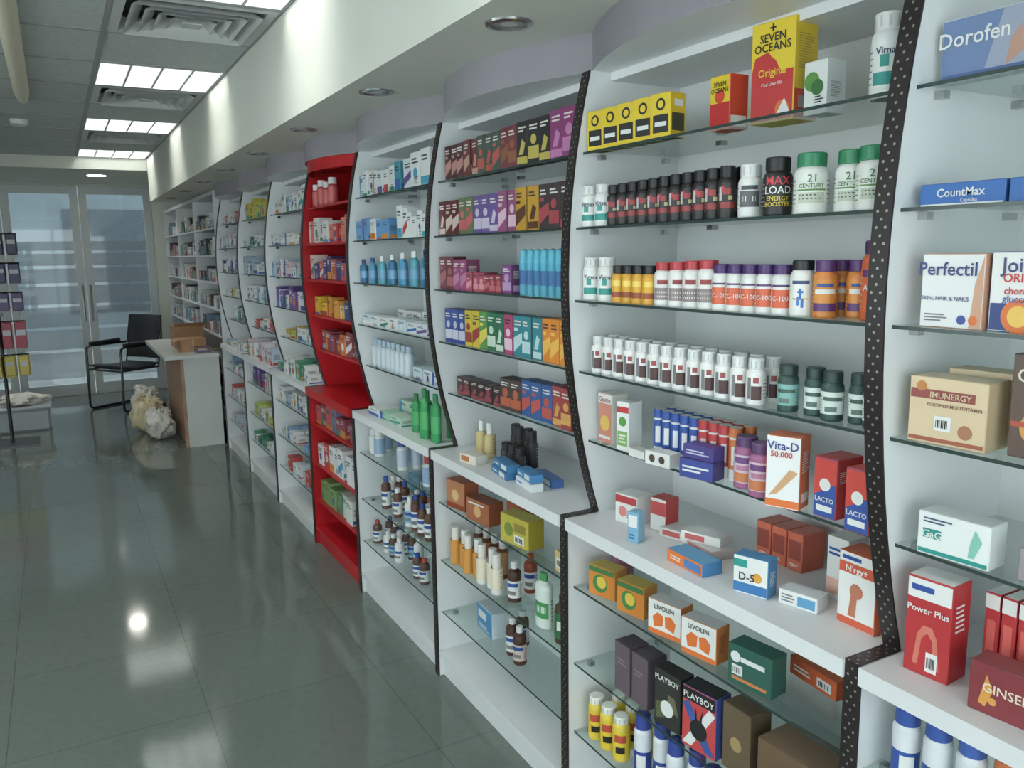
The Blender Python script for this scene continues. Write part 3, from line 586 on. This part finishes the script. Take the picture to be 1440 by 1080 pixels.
pbox(g,2.5,L1,.11,.1,.06,(190,120,80),(170,80,40),rot=10,dec=[('c',.5,.5,.02,(230,190,130)),('r',.02,.98,.02,.2,(150,60,30))]); pbox(g,2.33,L1,.13,.075,.06,(170,95,60),(150,75,45),rot=8,dec=[('c',.5,.5,.02,(220,170,110)),('b',.1,.9,.75,.9,1,WH)]); pbox(g,2.2,L1,.1,.085,.06,(160,80,50),(150,75,45),x=1.22,rot=8,dec=[('r',.1,.9,.4,.6,(220,170,110))])
pbox(g,2.08,L1,.14,.09,.06,(195,180,60),(180,160,40),(210,195,90),rot=8,dec=[('c',.3,.5,.022,(120,140,50)),('r',.5,.9,.5,.8,(150,130,50))]+sticker(.5,.1,.35,.3)); g.obj('herbal_tea_boxes')
g=G(); bottle(g,1.87,L1,.025,.1,(90,60,40),WH,(230,225,210),x=1.2,caph=.25,capr=.5); pbox(g,1.83,L1,.045,.06,.03,(220,190,120),x=1.15,dec=sticker(.2,.2,.6,.5)); g.obj('syrup_bottle')
g=G()
for k in range(7):
    c=(225,150,50) if k<4 else (232,232,228)
    bottle(g,2.555-k*.052,L2,.02,.135,c,WH if k%2 else (235,230,220),(225,150,60) if k<4 else (238,225,200),x=1.15+.012*(k%2),caph=.35,capr=.7)
for k in range(4): bottle(g,2.53-k*.06,L2,.02,.14,(120,60,35),WH,(215,150,90),x=1.23,caph=.25,capr=.6)
g.obj('lotion_bottles')
def syrup(g,y,z,x,r=.022,h=.13,b=(70,38,26),cap=WH,lab=WH): bottle(g,y,z,r,h,b,cap,lab,x=x,caph=.16,capr=.5,lz=(.12,.55),sh=.16,pat=[(-50,50,.4,.5,BLU),(-40,30,.2,.3,(120,120,120))])
g=G(); syrup(g,2.165,L2,1.17); syrup(g,2.2,L2,1.25,b=(150,60,40),cap=(190,50,40)); g.obj('syrup_bottles')
g=G(); bottle(g,1.965,L2,.036,.165,(225,235,228),(70,160,90),(220,235,225),x=1.16,caph=.14,capr=.45,sd=.6,sh=.14,pat=[(-60,40,.2,.5,(60,150,80)),(-40,20,.3,.42,WH)]); g.obj('antiseptic_soap_bottle')
g=G(); bottle(g,1.85,L2,.027,.14,(65,50,30),(60,40,25),(40,110,60),x=1.15,caph=.15,capr=.5,sh=.2,pat=[(-30,30,.3,.5,WH)]); bottle(g,1.80,L2,.022,.15,(60,40,24),(60,40,25),(40,110,60),x=1.24,caph=.15,capr=.5,sh=.2); g.obj('antiseptic_bottles')
g=G(); pbox(g,2.38,L3,.13,.09,.05,(60,140,195),(200,215,225),rot=-4,x=1.19,dec=[('r',.1,.6,.5,.8,WH),('b',.1,.9,.1,.3,3,WH)]); g.obj('tissue_pack')
g=G(); syrup(g,2.2,L3,1.18,h=.125); syrup(g,2.135,L3,1.17,h=.125,lab=(215,190,180)); syrup(g,2.24,L3,1.24,h=.12); g.obj('syrup_bottles')
# ------------------------------------------------------------------ BAY 3
PW=[WH,(225,232,236),(215,225,232),(200,220,228),WH]
g=G(); row(g,3.48,3.0,Z1,.055,.1,.06,[(60,150,170),(225,232,236),WH,(70,140,190)]); row(g,2.98,2.68,Z1,.09,.12,.08,[WH,(215,228,236)]); g.obj('skincare_boxes')
g=G(); row(g,3.48,3.02,Z2,.075,.085,.05,[(60,120,190),WH,(210,60,60),(90,150,210)]); row(g,3.0,2.68,Z2,.05,.1,.06,[WH,(230,235,235)],jit=.25); g.obj('toothpaste_boxes')
def mouth(g,y,z,x,c,h=.13,r=.024): bottle(g,y,z,r,h,c,WH if rnd.random()<.5 else (40,70,140),(110,165,210),x=x,caph=.18,capr=.5,sd=.7,sh=.2,lz=(.2,.5))
g=G()
for k in range(13): mouth(g,3.45-k*.058,Z3,1.16+.02*(k%2),[(40,110,160),(70,160,180),(60,140,190)][k%3],.1+.003*k)
g.obj('mouthwash_bottles')
g=G(); row(g,3.48,2.7,Z4,.1,.045,.06,PW); row(g,3.3,2.8,Z4,.09,.075,.06,PW,x=1.26); g.obj('medicine_boxes')
g=G()
for k in range(8): bottle(g,3.44-k*.055,Z5,.021,.12,(190,205,215),(170,190,210),(200,215,225),caph=.2,capr=.6)
g.obj('clear_bottles')
g=G(); row(g,2.98,2.68,Z5,.09,.05,.06,PW); g.obj('medicine_boxes')
g=G()
row(g,3.4,2.95,ZC,.12,.035,.07,[(190,220,200),(150,205,170),WH],x=1.15); row(g,3.3,3.0,ZC,.12,.07,.07,[(190,220,200),(150,205,170)],x=1.25); g.obj('green_care_boxes')
g=G()
for k,(y,x,h) in enumerate(((2.93,1.17,.15),(2.87,1.19,.17),(2.80,1.15,.19),(2.76,1.24,.2),(2.72,1.16,.18))): bottle(g,y,ZC,.026,h,(40,150,80),(30,125,70),(70,175,100),x=x,caph=.18,capr=.5,sd=.7,sh=.15,lz=(.2,.55))
g.obj('green_shampoo_bottles')
for z,cc,hh,pr in ((L1,(228,230,232),.11,.7),(L2,(95,55,42),.12,.75),(L3,(85,55,45),.09,.6)):
    g=G()
    for k in range(11):
        for dd in (0,.06):
            if rnd.random()>pr: continue
            y=3.43-k*.068
            if z==L1: bottle(g,y,z,.024,hh+.03*rnd.random(),cc,rnd.choice([BLU,(190,60,60),WH,WH]),rnd.choice([(150,180,215),WH,(190,205,225)]),x=1.16+dd,caph=.25,capr=.7)
            else: syrup(g,y,z,1.16+dd,r=.021,h=hh+.03*rnd.random(),b=rnd.choice([cc,cc,(225,225,225)]),cap=rnd.choice([WH,WH,(190,60,50),BLU]),lab=rnd.choice([WH,(120,190,220),(230,235,235)]))
    g.obj('pharmacy_bottles')
g=G(); row(g,3.46,2.95,L2,.08,.09,.06,[(60,150,190),(230,235,238),(90,170,210)],x=1.34); g.obj('medicine_boxes')
# ------------------------------------------------------------------ BAY 4 (red)
g=G()
for k in range(4): bottle(g,4.2-k*.09,Z1,.024,.11+.015*(k%2),(200,60,60),(230,230,228),(215,90,90),caph=.25)
g.obj('lotion_bottles')
for z,pal,h in ((Z2,[(225,120,90),(230,225,222),(205,50,50)],.1),(Z3,[(190,70,60),(60,50,110),(230,200,190)],.1),(Z4,[(235,185,40),(225,150,50),(60,60,120)],.08),(Z5,[(235,120,60),(150,60,70)],.1),(L1,[(150,60,80),(120,120,150),(200,90,90)],.1),(L2,[(230,235,238),(190,60,60),(240,240,240)],.12),(L3,[(120,160,90),(220,230,220)],.1)):
    g=G(); row(g,4.24,3.56,z,.08,h,.07,pal,jit=.25,skip=.15); g.obj('medicine_boxes')
# ------------------------------------------------------------------ BAYS 5-7
PALS=[[WH,(220,228,232),(200,70,60),(235,235,235)],[WH,(60,140,100),(230,235,235),(40,120,90)],[(230,225,228),(215,190,200),(190,205,225),WH],[WH,WH,(225,230,230),(170,190,210)],[(90,60,140),WH,(225,225,235)],[(130,165,205),WH,(235,235,235)],[(215,190,60),(190,210,80),WH]]
for bi in (5,6,7):
    for j,z in enumerate([Z1,Z2,Z3,Z4,Z5,ZC,L1,L2,L3]):
        g=G(); row(g,P[bi+1]-.04,P[bi]+.05,z,.075,rnd.choice((.06,.08,.1)),.07,PALS[(j*2+bi)%7],jit=.35,deep=2 if j%2 else 1,skip=.22); g.obj('medicine_boxes')
def blob(g,cx,cy,cz,rx,ry,rz,c,seed=0,amp=.18,n=14):
    rr=random.Random(seed); ph=[rr.uniform(0,6.28) for _ in range(8)]; vs=[];fs=[]
    for i in range(n+1):
        th=math.pi*i/n
        for k in range(2*n):
            f=math.pi*k/n
            q=1+amp*(math.sin(3*f+ph[0])*math.sin(2*th+ph[1])+.7*math.sin(7*f+ph[2]+5*th)+.5*math.sin(11*f+ph[3]-4*th)+.4*math.sin(5*th+ph[4]-2*f))*math.sin(th)
            vs.append((cx+rx*q*math.sin(th)*math.cos(f),cy+ry*q*math.sin(th)*math.sin(f),cz+max(-rz,rz*q*math.cos(th))))
    for i in range(n):
        for k in range(2*n):
            a=i*2*n+k; b=i*2*n+(k+1)%(2*n); fs.append((a,b,b+2*n,a+2*n))
    g.add(vs,fs,c,True)
# ------------------------------------------------------------------ far wall shelf
p=empty('product_rack'); g=G()
FY0,FY1=6.95,10.3
for y in (FY0,8.05,9.2,FY1-.03): g.box(1.15,1.48,y,y+.03,0,2.04,M_WHITE)
g.box(1.48,1.495,FY0,FY1,0,2.04,M_WHITE); g.box(1.15,1.48,FY0,FY1,2.04,2.07,M_WHITE); g.obj('frame',p)
g=G(); FZ=[.3,.6,.9,1.12,1.34,1.56,1.78]
for z in FZ: g.box(1.14,1.48,FY0+.03,8.05,z-.012,z,M_WHITE); g.box(1.14,1.48,8.08,9.2,z-.012,z,M_WHITE); g.box(1.14,1.48,9.23,FY1-.03,z-.012,z,M_WHITE)
g.obj('boards',p)
for j,z in enumerate(FZ):
    for a,bq in ((8.03,7.0),(9.18,8.1),(10.25,9.25)):
        g=G(); row(g,a,bq,z,.1,.11,.12,[WH,(110,160,130),(190,200,205),(190,110,100),(100,130,160),(215,205,180),(90,70,65),(60,60,70)],x=1.16,jit=.4,skip=.2)
        g.obj('medicine_boxes',p)
# ------------------------------------------------------------------ desk
p=empty('counter_desk'); g=G(); WOOD=noisy('beech_wood',(160,124,102),(178,142,118),6,.5)
DW=noisy('white_desk',(208,211,206),(215,217,213),3,.25)
g.box(.70,1.12,7.0,8.55,.735,.765,DW); g.obj('top',p)
g=G(); g.box(.845,1.12,7.03,7.055,0,.735,DW); g.box(.845,.865,7.055,8.3,0,.735,WOOD); g.box(.82,.845,7.03,7.06,0,.735,WOOD); g.box(.845,1.12,8.3,8.325,0,.735,DW); g.obj('panels',p)
g=G(); CB=noisy('cardboard',(150,112,82),(168,128,96),8,.8)
g.box(.86,1.06,7.25,7.5,.765,.87,CB); g.box(.86,1.1,7.6,7.9,.765,.95,CB); g.box(.955,.965,7.248,7.25,.765,.87,(190,170,130)); 
g.add([(.86,7.6,.95),(1.1,7.6,.95),(1.12,7.55,.985),(.85,7.55,.985)],[(0,1,2,3)],CB); g.add([(.86,7.25,.87),(.86,7.5,.87),(.81,7.49,.85),(.81,7.26,.85)],[(0,1,2,3)],CB); g.obj('cardboard_boxes')
g=G(); row(g,7.22,7.06,.766,.1,.05,.12,[(170,90,80),(110,80,80)],x=.95); g.obj('medicine_boxes')
# ------------------------------------------------------------------ chair
p=empty('office_chair'); BKM=mat((30,31,34),.55); CH=mat((70,70,72),.3,.9)
cx,cy=0,0
def rounded(pts,r=.05,n=5):
    out=[]; pts=[Vector(q) for q in pts]
    out.append(pts[0])
    for i in range(1,len(pts)-1):
        a=(pts[i-1]-pts[i]).normalized(); b=(pts[i+1]-pts[i]).normalized(); s=pts[i]+a*r; e=pts[i]+b*r
        for k in range(n+1):
            t=k/n; out.append(s*(1-t)**2+pts[i]*2*t*(1-t)+e*t*t)
    out.append(pts[-1]); return out
g=G()
for sy in (-.26,.26):
    g.tube(rounded([(cx+.24,cy+sy,.012),(cx-.26,cy+sy,.012),(cx-.24,cy+sy,.66),(cx+.22,cy+sy,.66)]),.012,CH)
g.tube([(cx+.24,cy-.26,.012),(cx+.24,cy+.26,.012)],.012,CH)
for sy in (-.26,.26): g.tube(rounded([(cx+.22,cy+sy,.66),(cx+.25,cy+sy,.66),(cx+.29,cy+sy*.9,.95)],.02),.011,CH)
g.tube([(cx-.247,cy-.26,.42),(cx-.247,cy+.26,.42)],.01,CH); g.tube([(cx+.2,cy-.25,.42),(cx+.2,cy+.25,.42)],.01,CH)
for sy in (-.25,.25): g.tube([(cx-.247,cy+sy,.42),(cx+.2,cy+sy,.42),(cx+.245,cy+sy,.64)],.01,CH)
g.obj('steel_frame',p)
g=G()
def pad(g,fn,nu,nv,th,c):
    vs=[];fs=[]
    for side in (0,1):
        for i in range(nu+1):
            for j in range(nv+1):
                u=i/nu; v=j/nv; q,nrm=fn(u,v); e=1-(max(abs(2*u-1),abs(2*v-1))**6)
                vs.append(Vector(q)+Vector(nrm)*th*(.25+.75*e)*(1 if side else -1))
    n1=(nu+1)*(nv+1)
    for i in range(nu):
        for j in range(nv):
            a=i*(nv+1)+j; fs.append((a,a+1,a+nv+2,a+nv+1)); a+=n1; fs.append((a,a+nv+1,a+nv+2,a+1))
    for i in range(nu):
        for j in (0,nv): a=i*(nv+1)+j; b=a+nv+1; fs.append((a,b,b+n1,a+n1))
    for j in range(nv):
        for i in (0,nu): a=i*(nv+1)+j; b=a+1; fs.append((a,b,b+n1,a+n1))
    g.add(vs,fs,c,True)
pad(g,lambda u,v:((cx-.25+.47*u,cy-.24+.48*v,.455-.03*math.sin(math.pi*u)+.01*(1-u)),(0,0,1)),10,10,.028,BKM)
pad(g,lambda u,v:((cx+.215+.075*u+.03*math.cos(math.pi*(v-.5)),cy-.235+.47*v,.50+.45*u),(-.97,0,.2)),10,10,.018,BKM)
g.obj('seat_and_back',p)
g=G()
for sy in (-.26,.26): g.tube(rounded([(cx-.2,cy+sy,.68),(cx+.15,cy+sy,.69)]),.02,BKM)
g.obj('armrests',p)
p.location=(.56,9.35,0); p.rotation_euler=(0,0,math.radians(34))
# bags beside desk
BAG=noisy('plastic_bag',(205,200,190),(228,226,220),9,.35,.6); BAGY=noisy('tan_bag',(204,188,152),(224,212,180),9,.4,.6)
for (x,y,rx,rz,c,sd) in ((.68,7.55,.115,.12,BAG,3),(.63,7.92,.14,.15,BAGY,5),(.65,8.29,.12,.17,BAG,9)):
    g=G(); blob(g,x,y,rz,rx,rx*1.05,rz,c,sd,.16,18); blob(g,x+.02,y-.01,rz*1.75,rx*.55,rx*.5,.05,c,sd+1,.4,12); blob(g,x-.05,y+.02,rz*1.9,.045,.03,.05,c,sd+2,.4,8); g.obj('plastic_bag')
# storage tub (left)
p=empty('storage_tub'); g=G(); TUB=mat((172,180,184),.3)
g.cbox(Matrix.Translation((-.36,8.5,0)),.42,.2,.3,TUB,TUB,TUB,.02); g.cbox(Matrix.Translation((-.36,8.49,.2)),.45,.03,.32,mat((190,196,200),.3),None,None,.01); g.obj('body',p)
g=G(); blob(g,-.36,8.64,.28,.19,.13,.06,BAG,21,.2); g.obj('bag_on_tub',p)
# hanging display stand (left)
p=empty('hanging_display_stand'); g=G(); sx,sy=-.42,8.0
g.tube([(sx-.02,sy,0.01),(sx-.02,sy,1.75)],.014,CH); g.box(sx-.22,sx+.18,sy-.15,sy+.2,0,.012,CH)
for z in (1.76,1.52,1.28,1.04,.76):
    g.tube([(sx-.2,sy,z),(sx+.17,sy,z)],.006,CH)
    for k in range(4): g.tube([(sx-.17+k*.1,sy,z),(sx-.17+k*.1,sy-.12,z+.01)],.003,CH)
g.obj('rack',p)
for z,c,hh in ((1.76,(58,58,92),.17),(1.52,(66,62,110),.16),(1.28,(86,72,124),.15),(1.04,(180,55,75),.22),(.76,(215,195,80),.18)):
    g=G()
    for k in range(4):
        x=sx-.17+k*.1
        for dd in (.03,.06,.09,.115):
            y=sy-dd; w=.038+rnd.uniform(-.004,.004); h2=hh*rnd.uniform(.85,1)
            M=Matrix.Translation((x,y,z-h2-.005)); g.cbox(M,2*w,h2,.012,c,None,None,.004)
            g.add([(a*w*.8,-.0006,bq*h2) for a,bq in((-1,.5),(1,.5),(1,.72),(-1,.72))],[(0,1,2,3)],(205,205,215),False,M)
    g.obj('hanging_packs',p)
# ------------------------------------------------------------------ camera
th=math.atan(.5515); ph=math.atan(.1615); rho=.015
f=Vector((math.sin(th)*math.cos(ph),math.cos(th)*math.cos(ph),-math.sin(ph))); r0=Vector((math.cos(th),-math.sin(th),0)); u0=r0.cross(f)
r=(r0-rho*u0).normalized(); u=r.cross(f).normalized()
cd=bpy.data.cameras.new('camera'); cam=bpy.data.objects.new('camera',cd); bpy.context.scene.collection.objects.link(cam)
cd.sensor_width=36; cd.lens=1150/1440*36; cd.clip_start=.02
m=Matrix((( r.x,u.x,-f.x,0),(r.y,u.y,-f.y,0),(r.z,u.z,-f.z,H),(0,0,0,1))); cam.matrix_world=m
bpy.context.scene.camera=cam
w=bpy.data.worlds.new('sky'); bpy.context.scene.world=w; w.use_nodes=True; bg=w.node_tree.nodes['Background']; bg.inputs[0].default_value=(.87,.96,.97,1); bg.inputs[1].default_value=4.6
bpy.context.scene.view_settings.view_transform='Standard'
bpy.context.scene.view_settings.look='None'
